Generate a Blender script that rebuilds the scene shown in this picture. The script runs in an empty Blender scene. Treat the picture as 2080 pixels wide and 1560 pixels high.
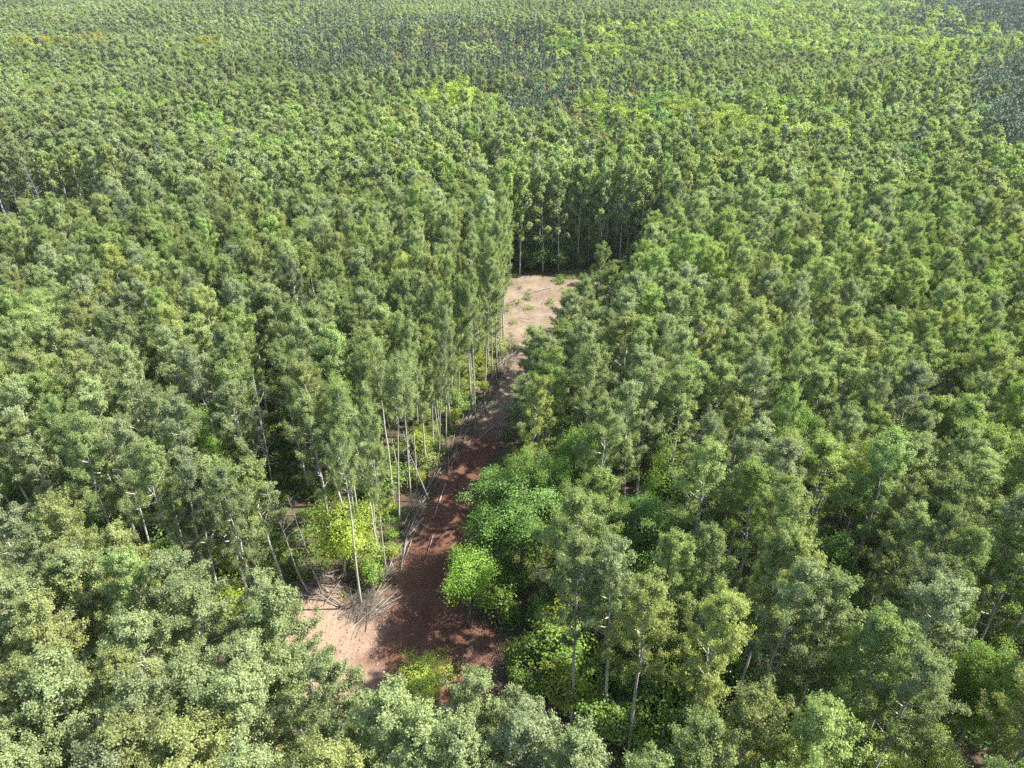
import bpy, math, random
import numpy as np
from mathutils import Vector

# ------------------------------------------------------------------ camera, light, exposure
S = bpy.context.scene
COL = S.collection
CAM_H = 50.0
PITCH = math.radians(31.3)
F = 1442.0                                   # focal length in photo pixels (2080 wide)
cam = bpy.data.cameras.new('camera')
camo = bpy.data.objects.new('camera', cam)
COL.objects.link(camo)
camo.location = (0, 0, CAM_H)
camo.rotation_euler = (math.radians(90) - PITCH, 0, 0)
cam.sensor_fit = 'HORIZONTAL'
cam.sensor_width = 36.0
cam.lens = 36.0 * F / 2080.0
cam.clip_start = 0.5
cam.clip_end = 8000
S.camera = camo

SUN_EL = math.radians(49)
SUN_DIR = Vector((0.993 * math.cos(SUN_EL), 0.10 * math.cos(SUN_EL), math.sin(SUN_EL))).normalized()
w = bpy.data.worlds.new('World')
S.world = w
w.use_nodes = True
wn = w.node_tree
bg = wn.nodes['Background']
sky = wn.nodes.new('ShaderNodeTexSky')
sky.sky_type = 'NISHITA'
sky.sun_disc = False
sky.sun_elevation = SUN_EL
sky.sun_rotation = math.atan2(SUN_DIR.x, SUN_DIR.y)
wn.links.new(sky.outputs[0], bg.inputs[0])
bg.inputs[1].default_value = 0.14
sl = bpy.data.lights.new('sun', 'SUN')
sl.energy = 5.0
sl.angle = math.radians(0.5)
sl.color = (1.0, 0.95, 0.86)
so = bpy.data.objects.new('sun', sl)
COL.objects.link(so)
so.rotation_euler = SUN_DIR.to_track_quat('Z', 'Y').to_euler()
so.location = SUN_DIR * 300
S.view_settings.view_transform = 'Standard'
S.view_settings.look = 'None'
S.view_settings.exposure = 1.55
S.view_settings.gamma = 1
S.view_settings.use_curve_mapping = False
c = S.cycles
c.max_bounces = 5
c.diffuse_bounces = 3
c.glossy_bounces = 2
c.transmission_bounces = 3
c.volume_bounces = 0
c.use_denoising = False
c.sample_clamp_indirect = 2.5
c.use_adaptive_sampling = True
c.adaptive_threshold = 0.02

rng = np.random.default_rng(7)
random.seed(7)
CP, SP = math.cos(PITCH), math.sin(PITCH)


def unproject(px, py, z=0.0):
    """where the photo's pixel meets the level z"""
    dx, dy = (px - 1040) / F, (780 - py) / F
    d = (dx, CP + dy * SP, -SP + dy * CP)
    t = (z - CAM_H) / d[2]
    return d[0] * t, d[1] * t


def project(x, y, z):
    dep = y * CP + (CAM_H - z) * SP
    up = y * SP - (CAM_H - z) * CP
    if dep <= 1:
        return (-9999, -9999, 1)
    return 1040 + F * x / dep, 780 - F * up / dep, dep


def hill(x, y):
    """gentle rolling ground beyond 150 m, flat near the camera"""
    r = np.hypot(x, y)
    k = np.clip((r - 150) / 200, 0, 1)
    k = k * k * (3 - 2 * k)
    return k * (3.2 * np.sin(x / 61 + 1.3 + y / 140) * np.cos(y / 47 + 0.6) + 2.4 * np.sin(y / 33 - x / 90 + 2) + 2.0 * np.sin(x / 170 - 0.5))


def tag(o, label=None, cat=None, group=None, kind=None):
    if label: o['label'] = label
    if cat: o['category'] = cat
    if group: o['group'] = group
    if kind: o['kind'] = kind
    return o


# ------------------------------------------------------------------ materials
def newmat(name):
    m = bpy.data.materials.new(name)
    m.use_nodes = True
    nt = m.node_tree
    for n in list(nt.nodes):
        nt.nodes.remove(n)
    out = nt.nodes.new('ShaderNodeOutputMaterial')
    return m, nt, out


def N(nt, t, **kw):
    n = nt.nodes.new(t)
    for k, v in kw.items():
        setattr(n, k, v)
    return n


def noise(nt, vec, scale, detail=4, rough=0.6):
    n = N(nt, 'ShaderNodeTexNoise')
    n.inputs['Scale'].default_value = scale
    n.inputs['Detail'].default_value = detail
    n.inputs['Roughness'].default_value = rough
    if vec is not None:
        nt.links.new(vec, n.inputs['Vector'])
    return n.outputs['Fac']


def ramp(nt, fac, stops):
    r = N(nt, 'ShaderNodeValToRGB')
    e = r.color_ramp.elements
    while len(e) < len(stops):
        e.new(0.5)
    for el, (p, col) in zip(e, stops):
        el.position = p
        el.color = (*col, 1)
    nt.links.new(fac, r.inputs[0])
    return r.outputs[0]


def mixc(nt, fac, a, b, mode='MIX'):
    m = N(nt, 'ShaderNodeMix', data_type='RGBA', blend_type=mode)
    for sock, v in ((m.inputs[0], fac), (m.inputs[6], a), (m.inputs[7], b)):
        if hasattr(v, 'node'):
            nt.links.new(v, sock)
        elif isinstance(v, (int, float)):
            sock.default_value = v
        else:
            sock.default_value = (*v, 1)
    return m.outputs[2]


def mathn(nt, op, a, b=None, clamp=False):
    m = N(nt, 'ShaderNodeMath', operation=op, use_clamp=clamp)
    for i, v in enumerate((a, b)):
        if v is None: continue
        if hasattr(v, 'node'):
            nt.links.new(v, m.inputs[i])
        else:
            m.inputs[i].default_value = v
    return m.outputs[0]


def leaf_material(name, transl=0.32, rough=0.42, spec=0.5):
    """leaf colour from the tree's own leaf_color, varied per leaf by the mesh's tone"""
    m, nt, out = newmat(name)
    at = N(nt, 'ShaderNodeAttribute', attribute_type='INSTANCER', attribute_name='leaf_color')
    tn = N(nt, 'ShaderNodeAttribute', attribute_type='GEOMETRY', attribute_name='tone')
    f = N(nt, 'ShaderNodeMapRange')
    nt.links.new(tn.outputs['Fac'], f.inputs[0])
    f.inputs[3].default_value = 0.62
    f.inputs[4].default_value = 1.68
    vm = N(nt, 'ShaderNodeVectorMath', operation='SCALE')
    nt.links.new(at.outputs['Vector'], vm.inputs[0])
    nt.links.new(f.outputs[0], vm.inputs['Scale'])
    col = vm.outputs[0]
    # backs of leaves are paler and greyer
    gm = N(nt, 'ShaderNodeNewGeometry')
    pale = mixc(nt, 0.35, col, (0.25, 0.28, 0.18))
    colb = mixc(nt, gm.outputs['Backfacing'], col, pale)
    p = N(nt, 'ShaderNodeBsdfPrincipled')
    nt.links.new(colb, p.inputs['Base Color'])
    p.inputs['Roughness'].default_value = rough
    p.inputs['Specular IOR Level'].default_value = spec
    t = N(nt, 'ShaderNodeBsdfTranslucent')
    tc = mixc(nt, 1.0, colb, (1.3, 1.45, 0.6), 'MULTIPLY')
    nt.links.new(tc, t.inputs['Color'])
    mx = N(nt, 'ShaderNodeMixShader')
    mx.inputs[0].default_value = transl
    nt.links.new(p.outputs[0], mx.inputs[1])
    nt.links.new(t.outputs[0], mx.inputs[2])
    nt.links.new(mx.outputs[0], out.inputs[0])
    return m


M_LEAF = leaf_material('aspen_leaves', 0.42, 0.55, 0.35)
M_BROAD = leaf_material('maple_leaves', 0.45, 0.55, 0.3)
M_NEEDLE = leaf_material('conifer_needles', 0.08, 0.6, 0.25)


def bark(name, light, dark, bands=True):
    m, nt, out = newmat(name)
    tc = N(nt, 'ShaderNodeTexCoord')
    mp = N(nt, 'ShaderNodeMapping')
    mp.inputs['Scale'].default_value = (1, 1, 0.35 if bands else 0.1)
    nt.links.new(tc.outputs['Object'], mp.inputs[0])
    a = noise(nt, mp.outputs[0], 7, 5, 0.7)
    col = ramp(nt, a, [(0.36, dark), (0.52, light), (0.7, tuple(v * 1.15 for v in light))])
    b = noise(nt, tc.outputs['Object'], 0.8, 2)
    col = mixc(nt, b, col, tuple(v * 0.6 for v in light), 'MIX')
    p = N(nt, 'ShaderNodeBsdfPrincipled')
    nt.links.new(col, p.inputs['Base Color'])
    p.inputs['Roughness'].default_value = 0.85
    bp = N(nt, 'ShaderNodeBump')
    bp.inputs['Strength'].default_value = 0.4
    bp.inputs['Distance'].default_value = 0.02
    nt.links.new(a, bp.inputs['Height'])
    nt.links.new(bp.outputs[0], p.inputs['Normal'])
    nt.links.new(p.outputs[0], out.inputs[0])
    return m


M_ASPBARK = bark('aspen_bark', (0.52, 0.50, 0.45), (0.20, 0.19, 0.16))
M_DARKBARK = bark('maple_bark', (0.17, 0.145, 0.12), (0.06, 0.05, 0.04), False)
M_DEAD = bark('dead_wood', (0.34, 0.31, 0.28), (0.15, 0.13, 0.12), False)
M_LOG = bark('log_wood', (0.26, 0.215, 0.17), (0.08, 0.06, 0.05), False)


def ground_material(name, stops, scale=0.35, fine=6.0, extra=None, bump=0.5, rough=0.95, bdist=0.12):
    m, nt, out = newmat(name)
    g = N(nt, 'ShaderNodeNewGeometry')
    pos = g.outputs['Position']
    a = noise(nt, pos, scale, 6, 0.62)
    b = noise(nt, pos, fine, 6, 0.7)
    f = mathn(nt, 'ADD', mathn(nt, 'MULTIPLY', a, 0.6), mathn(nt, 'MULTIPLY', b, 0.4))
    col = ramp(nt, f, stops)
    h = b
    if extra:
        col, h = extra(nt, pos, col, b)
    p = N(nt, 'ShaderNodeBsdfPrincipled')
    nt.links.new(col, p.inputs['Base Color'])
    p.inputs['Roughness'].default_value = rough
    p.inputs['Specular IOR Level'].default_value = 0.15
    bp = N(nt, 'ShaderNodeBump')
    bp.inputs['Strength'].default_value = bump
    bp.inputs['Distance'].default_value = bdist
    nt.links.new(h, bp.inputs['Height'])
    nt.links.new(bp.outputs[0], p.inputs['Normal'])
    nt.links.new(p.outputs[0], out.inputs[0])
    return m


def floor_extra(nt, pos, col, b):
    g = noise(nt, pos, 0.12, 4)
    gm = ramp(nt, g, [(0.48, (0, 0, 0)), (0.62, (1, 1, 1))])
    return mixc(nt, gm, col, (0.05, 0.075, 0.022)), b


M_FLOOR = ground_material('forest_floor_litter', [(0.3, (0.035, 0.026, 0.018)), (0.5, (0.085, 0.06, 0.04)), (0.62, (0.13, 0.095, 0.062)), (0.75, (0.19, 0.15, 0.10))], 0.4, 5, floor_extra)


def road_extra(nt, pos, col, b):
    # pale dust spreads over the western end of the yard; wheel ruts run along the road
    sp = N(nt, 'ShaderNodeSeparateXYZ')
    nt.links.new(pos, sp.inputs[0])
    wob = noise(nt, pos, 0.45, 5, 0.65)
    xx = mathn(nt, 'ADD', sp.outputs[0], mathn(nt, 'MULTIPLY', wob, 9.0))
    mr = N(nt, 'ShaderNodeMapRange')
    nt.links.new(xx, mr.inputs[0])
    mr.inputs[1].default_value = -5.0
    mr.inputs[2].default_value = -9.5
    pale = ramp(nt, b, [(0.3, (0.251, 0.170, 0.120)), (0.55, (0.327, 0.234, 0.170)), (0.75, (0.378, 0.284, 0.213))])
    yy = N(nt, 'ShaderNodeMapRange')
    nt.links.new(sp.outputs[1], yy.inputs[0])
    yy.inputs[1].default_value = 49
    yy.inputs[2].default_value = 45
    col = mixc(nt, mathn(nt, 'MULTIPLY', mr.outputs[0], yy.outputs[0]), col, pale)
    # farther up, the track turns pale and strewn with litter
    fy = N(nt, 'ShaderNodeMapRange')
    nt.links.new(mathn(nt, 'ADD', sp.outputs[1], mathn(nt, 'MULTIPLY', wob, 12.0)), fy.inputs[0])
    fy.inputs[1].default_value = 74
    fy.inputs[2].default_value = 82
    col = mixc(nt, fy.outputs[0], col, ramp(nt, b, [(0.3, (0.114, 0.078, 0.057)), (0.5, (0.217, 0.161, 0.120)), (0.7, (0.285, 0.223, 0.171))]))
    mp = N(nt, 'ShaderNodeMapping')
    mp.inputs['Rotation'].default_value = (0, 0, 0.16)
    mp.inputs['Scale'].default_value = (1.7, 0.16, 1)
    nt.links.new(pos, mp.inputs[0])
    rut = noise(nt, mp.outputs[0], 1.0, 4, 0.55)
    col = mixc(nt, mathn(nt, 'MULTIPLY', rut, 0.35), col, tuple((0.07, 0.034, 0.024)), 'MIX')
    h = mathn(nt, 'ADD', mathn(nt, 'MULTIPLY', rut, 1.2), b)
    return col, h


M_ROAD = ground_material('red_dirt', [(0.32, (0.079, 0.035, 0.021)), (0.5, (0.126, 0.059, 0.038)), (0.66, (0.173, 0.089, 0.059))], 0.5, 4.0, road_extra, 0.6)


def clear_extra(nt, pos, col, b):
    g = noise(nt, pos, 0.28, 5, 0.65)
    gm = ramp(nt, g, [(0.52, (0, 0, 0)), (0.66, (0.8, 0.8, 0.8))])
    col = mixc(nt, gm, col, (0.15, 0.15, 0.065))
    mp = N(nt, 'ShaderNodeMapping')
    mp.inputs['Scale'].default_value = (0.5, 2.5, 1)
    nt.links.new(pos, mp.inputs[0])
    s = noise(nt, mp.outputs[0], 1.6, 5, 0.7)
    sm = ramp(nt, s, [(0.3, (0.55, 0.5, 0.45)), (0.5, (1, 1, 1))])
    return mixc(nt, 1.0, col, sm, 'MULTIPLY'), b


M_CLEAR = ground_material('sandy_clearing', [(0.32, (0.137, 0.100, 0.070)), (0.48, (0.199, 0.149, 0.112)), (0.6, (0.257, 0.207, 0.154)), (0.72, (0.311, 0.266, 0.199))], 0.22, 3.0, clear_extra, 0.5)
M_GRAVEL = ground_material('grey_gravel', [(0.3, (0.101, 0.092, 0.097)), (0.5, (0.154, 0.144, 0.150)), (0.7, (0.200, 0.188, 0.193))], 0.6, 14.0, None, 0.5, 0.95, 0.05)


# ------------------------------------------------------------------ mesh helpers
class MB:
    """collects vertices, faces, material index and tone"""
    def __init__(self):
        self.v, self.f3, self.f4, self.m3, self.m4, self.t3, self.t4, self.n = [], [], [], [], [], [], [], 0

    def tube(self, pts, rads, sides=5, mat=0):
        pts = np.asarray(pts, float)
        k = len(pts)
        tan = np.gradient(pts, axis=0)
        tan /= np.linalg.norm(tan, axis=1)[:, None] + 1e-9
        ref = np.where(np.abs(tan[:, 2:3]) > 0.9, [[1.0, 0, 0]], [[0, 0, 1.0]])
        a = np.cross(tan, ref)
        a /= np.linalg.norm(a, axis=1)[:, None] + 1e-9
        b = np.cross(tan, a)
        ang = np.arange(sides) * 2 * math.pi / sides
        r = np.asarray(rads)[:, None, None]
        ring = pts[:, None, :] + r * (np.cos(ang)[None, :, None] * a[:, None, :] + np.sin(ang)[None, :, None] * b[:, None, :])
        base = self.n
        self.v.append(ring.reshape(-1, 3))
        self.n += k * sides
        i = np.arange(k - 1)[:, None] * sides
        j = np.arange(sides)[None, :]
        j2 = (j + 1) % sides
        q = np.stack([i + j, i + j2, i + sides + j2, i + sides + j], -1).reshape(-1, 4) + base
        self.f4.append(q)
        self.m4.append(np.full(len(q), mat))
        self.t4.append(np.full(len(q), 0.5))
        for e, flip in ((0, True), (k - 1, False)):      # end caps
            cidx = self.n
            self.v.append(pts[e:e + 1])
            self.n += 1
            jj = np.arange(sides)
            tri = np.stack([np.full(sides, cidx), e * sides + base + jj, e * sides + base + (jj + 1) % sides], -1)
            if flip:
                tri = tri[:, ::-1]
            self.f3.append(tri)
            self.m3.append(np.full(sides, mat))
            self.t3.append(np.full(sides, 0.5))

    def leaves(self, cen, nor, size, aspect, tone, mat=0, rg=None):
        rg = rg or rng
        n = len(cen)
        nor = nor / (np.linalg.norm(nor, axis=1)[:, None] + 1e-9)
        r = rg.normal(size=(n, 3))
        t = np.cross(nor, r)
        t /= np.linalg.norm(t, axis=1)[:, None] + 1e-9
        b = np.cross(nor, t)
        s = size[:, None] * 0.5
        v = np.stack([cen - t * s, cen - b * s * aspect + nor * s * 0.15, cen + t * s, cen + b * s * aspect + nor * s * 0.15], 1).reshape(-1, 3)
        base = self.n
        self.v.append(v)
        self.n += 4 * n
        self.f4.append(np.arange(4 * n).reshape(n, 4) + base)
        self.m4.append(np.full(n, mat))
        self.t4.append(tone)

    def needles(self, cen, d, length, width, tone, mat=0, rg=None):
        rg = rg or rng
        n = len(cen)
        d = d / (np.linalg.norm(d, axis=1)[:, None] + 1e-9)
        t = np.cross(d, rg.normal(size=(n, 3)) + [0, 0, 1.5])
        t /= np.linalg.norm(t, axis=1)[:, None] + 1e-9
        L, W = length[:, None] * 0.5, width[:, None] * 0.5
        v = np.stack([cen - d * L, cen - t * W, cen + d * L, cen + t * W], 1).reshape(-1, 3)
        base = self.n
        self.v.append(v)
        self.n += 4 * n
        self.f4.append(np.arange(4 * n).reshape(n, 4) + base)
        self.m4.append(np.full(n, mat))
        self.t4.append(tone)

    def mesh(self, name, mats):
        me = bpy.data.meshes.new(name)
        v = np.concatenate(self.v)
        f3 = np.concatenate(self.f3) if self.f3 else np.zeros((0, 3), int)
        f4 = np.concatenate(self.f4) if self.f4 else np.zeros((0, 4), int)
        me.vertices.add(len(v))
        me.vertices.foreach_set('co', v.astype(np.float32).ravel())
        loops = np.concatenate([f3.ravel(), f4.ravel()]).astype(np.int32)
        me.loops.add(len(loops))
        me.loops.foreach_set('vertex_index', loops)
        npoly = len(f3) + len(f4)
        me.polygons.add(npoly)
        st = np.concatenate([np.arange(len(f3)) * 3, len(f3) * 3 + np.arange(len(f4)) * 4]).astype(np.int32)
        me.polygons.foreach_set('loop_start', st)
        mi = np.concatenate([x for x in self.m3 + self.m4]).astype(np.int32)
        tn = np.concatenate([x for x in self.t3 + self.t4]).astype(np.float32)
        for m in mats:
            me.materials.append(m)
        me.polygons.foreach_set('material_index', mi)
        at = me.attributes.new('tone', 'FLOAT', 'FACE')
        at.data.foreach_set('value', tn)
        me.update(calc_edges=True)
        me.validate()
        return me


def mesh_obj(name, me, parent=None, link=True):
    o = bpy.data.objects.new(name, me)
    if link:
        COL.objects.link(o)
    if parent:
        o.parent = parent
    return o


def bez(a, b, c_, n):
    t = np.linspace(0, 1, n)[:, None]
    return (1 - t) ** 2 * a + 2 * (1 - t) * t * b + t ** 2 * c_


# ------------------------------------------------------------------ tree shapes
def aspen_shape(rg, H, R, nleaf, ls, detail, z0f=0.46, sides=6):
    """returns (trunk MB, crown MB); detail 2 near, 1 middle, 0 far"""
    tr, cr = MB(), MB()
    k = 9 if detail else 4
    zz = np.linspace(0, H * 0.97, k)
    lean = rg.normal(0, 0.25, 2)
    wob = np.cumsum(rg.normal(0, 0.13, (k, 2)), axis=0) * (zz / H)[:, None]
    px = np.stack([wob[:, 0] + lean[0] * (zz / H) ** 2, wob[:, 1] + lean[1] * (zz / H) ** 2, zz], 1)
    px[0, :2] = 0
    r0 = rg.uniform(0.105, 0.15)
    rad = r0 * (1 - zz / H) ** 0.75 + 0.012
    tr.tube(px, rad, sides if detail else 4)

    def at(z):
        return np.array([np.interp(z, zz, px[:, 0]), np.interp(z, zz, px[:, 1]), z])
    nl = {2: 30, 1: 22, 0: 15}[detail]
    ntw = {2: 8, 1: 6, 0: 5}[detail]
    z0 = H * z0f
    tuft_c, tuft_d, tuft_w = [], [], []
    for i in range(nl):
        t = (i + rg.uniform(0.1, 0.9)) / nl
        z = z0 + (H * 0.95 - z0) * t ** 0.92
        az = i * 2.399 + rg.uniform(-0.5, 0.5)
        L = R * 1.08 * (1 - t) ** 0.55 * (0.62 + 0.38 * min(1, t / 0.22)) * rg.uniform(0.62, 1.15)
        L = max(L, 0.45)
        st = at(z)
        h = np.array([math.cos(az), math.sin(az), 0])
        rise = rg.uniform(0.45, 0.95) * (1 + 0.35 * t)
        mid = st + h * L * 0.55 + np.array([0, 0, L * rise * 0.35])
        end = st + h * L + np.array([0, 0, L * rise])
        P = bez(st, mid, end, 5 if detail == 2 else 3)
        if detail:
            tr.tube(P, np.linspace(0.030 + 0.012 * L, 0.008, len(P)), 4 if detail == 2 else 3)
        for q in range(ntw):
            s = 0.28 + 0.72 * (q + rg.uniform(0, 1)) / ntw
            c0 = (1 - s) ** 2 * st + 2 * (1 - s) * s * mid + s * s * end
            side = rg.normal(size=3) * [1, 1, 0.4]
            side += h * 0.45
            side[2] += rg.uniform(0.8, 2.2)
            side /= np.linalg.norm(side)
            ln = rg.uniform(0.30, 0.72) * (0.7 + 0.3 * R / 2.3)
            tuft_c.append(c0)
            tuft_d.append(side * ln)
            tuft_w.append(1.0)
            if detail == 2 and q % 2 == 0:
                tr.tube(np.stack([c0, c0 + side * ln * 0.9]), [0.010, 0.005], 3)
    for q in range(6 if detail else 3):          # leader
        c0 = at(H * (0.80 + 0.03 * q))
        d = rg.normal(size=3) * [0.35, 0.35, 0.1] + [0, 0, 0.8]
        tuft_c.append(c0)
        tuft_d.append(d)
        tuft_w.append(1.3)
    tuft_c, tuft_d, tuft_w = np.array(tuft_c), np.array(tuft_d), np.array(tuft_w)
    nt_ = len(tuft_c)
    idx = rg.integers(0, nt_, nleaf)
    s = rg.uniform(0.05, 1.15, nleaf)[:, None]
    sig = {2: 0.135, 1: 0.17, 0: 0.24}[detail]
    cen = tuft_c[idx] + tuft_d[idx] * s + rg.normal(0, sig, (nleaf, 3)) * (1.25 - 0.6 * s)
    out = cen - np.stack([np.interp(cen[:, 2], zz, px[:, 0]), np.interp(cen[:, 2], zz, px[:, 1]), cen[:, 2]], 1)
    out /= np.linalg.norm(out, axis=1)[:, None] + 0.3
    nor = out * 0.8 + [0, 0, 0.5] + rg.normal(0, {2: 0.5, 1: 0.42, 0: 0.3}[detail], (nleaf, 3))
    ttone = rg.normal(0, 0.10, nt_)
    tone = np.clip(0.5 + ttone[idx] + rg.normal(0, {2: 0.17, 1: 0.13, 0: 0.08}[detail], nleaf), 0, 1.3)
    cr.leaves(cen, nor, ls * rg.uniform(0.7, 1.3, nleaf), 0.85, tone, 0, rg)
    return tr, cr


def maple_shape(rg, H, R, nleaf, ls, detail, z0f=0.28):
    tr, cr = MB(), MB()
    z0 = H * z0f
    zc = (H + z0) / 2
    a = (H - z0) / 2
    k = 6 if detail else 3
    zz = np.linspace(0, H * 0.8, k)
    wob = np.cumsum(rg.normal(0, 0.1, (k, 2)), axis=0)
    px = np.stack([wob[:, 0], wob[:, 1], zz], 1)
    px[0, :2] = 0
    tr.tube(px, (0.012 * H + 0.03) * (1 - zz / H) ** 0.8 + 0.02, 7 if detail else 4)
    nc = {2: 300, 1: 150, 0: 80}[detail]
    u = rg.normal(size=(nc, 3))
    u[:, 2] = np.where(u[:, 2] < 0, u[:, 2] * 0.75, u[:, 2])
    u /= np.linalg.norm(u, axis=1)[:, None]
    # lobes: a few large bulges
    nb = 13
    lob = rg.normal(size=(nb, 3))
    lob[:, 2] = np.abs(lob[:, 2]) * 0.7
    lob /= np.linalg.norm(lob, axis=1)[:, None]
    bulge = (np.clip(u @ lob.T, 0, 1) ** 11 * rg.uniform(0.55, 1.25, nb)).max(axis=1)
    rr = (0.42 + 0.62 * bulge) * rg.uniform(0.5, 1.15, nc) ** 0.6
    cl = np.stack([u[:, 0] * R * rr, u[:, 1] * R * rr, zc + u[:, 2] * a * rr], 1)
    if detail:
        for i in range(0, nc, 4 if detail == 2 else 9):
            zs = min(max(z0 * 0.7, cl[i, 2] - R * 0.75 * rr[i] - 0.6), H * 0.72)
            st = np.array([np.interp(zs, zz, px[:, 0]), np.interp(zs, zz, px[:, 1]), zs])
            mid = (st + cl[i]) / 2 + [0, 0, 0.12 * R]
            tr.tube(bez(st, mid, cl[i], 5), np.linspace(0.05 + 0.008 * R, 0.012, 5), 4)
    idx = rg.integers(0, nc, nleaf)
    cs = (0.15 * R) ** 0.5 * 0.46
    off = rg.normal(size=(nleaf, 3)) * [cs, cs, cs * 0.55]
    cen = cl[idx] + off
    # droop at the rims of each clump
    cen[:, 2] -= 0.35 * (off[:, 0] ** 2 + off[:, 1] ** 2)
    nor = u[idx] * 0.6 + [0, 0, 0.6] + rg.normal(0, {2: 0.5, 1: 0.4, 0: 0.25}[detail], (nleaf, 3)) + off * [0.5, 0.5, 0]
    ttone = rg.normal(0, 0.17, nc)
    tone = np.clip(0.5 + ttone[idx] + rg.normal(0, 0.15, nleaf), 0, 1.3)
    cr.leaves(cen, nor, ls * rg.uniform(0.7, 1.3, nleaf), 0.95, tone, 0, rg)
    return tr, cr


def spruce_shape(rg, H, R, detail, z0f=0.12, pine=False):
    tr, cr = MB(), MB()
    zz = np.array([0, H * 0.5, H * 0.98])
    px = np.stack([zz * 0, zz * 0, zz], 1)
    tr.tube(px, [0.012 * H, 0.008 * H, 0.01], 6 if detail else 4)
    lv = {2: 34, 1: 22, 0: 13}[detail]
    if pine: lv = int(lv * 0.6)
    C, D, Ln = [], [], []
    for i in range(lv):
        t = (i + rg.uniform(0, 1)) / lv
        z = H * (z0f + (0.97 - z0f) * t)
        if pine:
            L0 = R * (1 - t) ** 0.45 * min(1, 0.5 + 1.6 * t)
            nb = 6
        else:
            L0 = R * (1 - t) ** 0.85 + 0.12
            nb = {2: 9, 1: 8, 0: 6}[detail]
        for j in range(nb):
            az = rg.uniform(0, 6.283)
            L = L0 * rg.uniform(0.6, 1.15)
            h = np.array([math.cos(az), math.sin(az), 0.15 if pine else -0.28])
            m = max(2, int(L / (0.28 if detail == 2 else 0.5)))
            for q in range(m):
                s = (q + 0.6) / m
                if pine and s < 0.35: continue
                for _ in range(3 if not pine else 9):
                    C.append([h[0] * L * s, h[1] * L * s, z + h[2] * L * s + (0.25 * s * s * L if pine else 0)])
                    dd = h * 0.9 + rg.normal(0, 0.55, 3)
                    if pine: dd[2] += 0.5
                    D.append(dd)
    C, D = np.array(C), np.array(D)
    n = len(C)
    C = C + rg.normal(0, 0.08 if not pine else 0.26, (n, 3))
    sc = {2: 0.42, 1: 0.62, 0: 0.95}[detail]
    cr.needles(C, D, sc * rg.uniform(0.7, 1.3, n), sc * rg.uniform(0.3, 0.5, n), np.clip(0.5 + rg.normal(0, 0.2, n), 0, 1.2), 0, rg)
    return tr, cr


def dead_shape(rg, H):
    tr = MB()
    zz = np.linspace(0, H, 8)
    wob = np.cumsum(rg.normal(0, 0.12, (8, 2)), axis=0)
    px = np.stack([wob[:, 0], wob[:, 1], zz], 1)
    px[0, :2] = 0
    tr.tube(px, 0.12 * (1 - zz / H) ** 0.6 + 0.015, 6)
    br = MB()
    for i in range(22):
        z = H * rg.uniform(0.42, 0.98)
        st = np.array([np.interp(z, zz, px[:, 0]), np.interp(z, zz, px[:, 1]), z])
        az = rg.uniform(0, 6.283)
        L = rg.uniform(0.8, 2.4) * (1.15 - 0.6 * z / H)
        h = np.array([math.cos(az), math.sin(az), rg.uniform(0.0, 0.7)])
        e = st + h * L
        P = bez(st, (st + e) / 2 + rg.normal(0, 0.12, 3), e, 4)
        br.tube(P, np.linspace(0.035, 0.010, 4), 4)
        for _ in range(3):
            s = P[rg.integers(1, 4)]
            e2 = s + (h + rg.normal(0, 0.6, 3)) * L * 0.35
            br.tube(np.stack([s, e2]), [0.014, 0.006], 3)
    return tr, br


def merge_pair(tr, cr):
    """one MB with trunk in slot 0 and crown in slot 1"""
    m = MB()
    for src, mi in ((tr, 0), (cr, 1)):
        off = m.n
        for v in src.v:
            m.v.append(v)
        m.n += src.n
        for f in src.f3: m.f3.append(f + off)
        for f in src.f4: m.f4.append(f + off)
        m.m3 += [np.full(len(x), mi) for x in src.f3]
        m.m4 += [np.full(len(x), mi) for x in src.f4]
        m.t3 += src.t3
        m.t4 += src.t4
    return m


SH = {}      # (kind, lod) -> list of dict(trunk mesh, crown mesh, joined mesh, H, R)


def add_shape(kind, lod, pair, mats, H, R):
    tr, cr = pair
    SH.setdefault((kind, lod), []).append(dict(
        tr=tr.mesh(kind + '_trunk', [mats[0]]) if lod == 2 else None,
        cr=cr.mesh(kind + '_crown', [mats[1]]) if lod == 2 else None,
        al=merge_pair(tr, cr).mesh(kind + '_whole', list(mats)), H=H, R=R))


AM, MM, CM = (M_ASPBARK, M_LEAF), (M_DARKBARK, M_BROAD), (M_DARKBARK, M_NEEDLE)
for i in range(12):
    H, R = 19.0, rng.uniform(2.45, 3.05)
    add_shape('aspen', 2, aspen_shape(rng, H, R, 34000, 0.088, 2, rng.uniform(0.38, 0.5)), AM, H, R)
for i in range(8):
    H, R = 19.0, rng.uniform(2.5, 3.1)
    add_shape('aspen', 1, aspen_shape(rng, H, R, 7500, 0.20, 1, 0.30), AM, H, R)
for i in range(8):
    H, R = 19.0, rng.uniform(2.5, 3.1)
    add_shape('aspen', 0, aspen_shape(rng, H, R, 3400, 0.30, 0, 0.28), AM, H, R)
for i in range(4):
    H, R = 19.0, rng.uniform(2.2, 2.6)
    add_shape('tallaspen', 2, aspen_shape(rng, H, R, 15000, 0.092, 2, rng.uniform(0.62, 0.68)), AM, H, R)
for i in range(4):
    add_shape('maple', 2, maple_shape(rng, 15, 4.7, 52000, 0.12, 2, 0.18), MM, 15, 4.6)
for i in range(4):
    add_shape('maple', 1, maple_shape(rng, 15, 4.6, 7000, 0.32, 1), MM, 15, 4.6)
for i in range(5):
    add_shape('maple', 0, maple_shape(rng, 15, 4.6, 4200, 0.42, 0), MM, 15, 4.6)
for i in range(3):
    add_shape('small', 2, maple_shape(rng, 9, 2.8, 12000, 0.115, 2, rng.uniform(0.1, 0.3)), MM, 9, 2.6)
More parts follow.
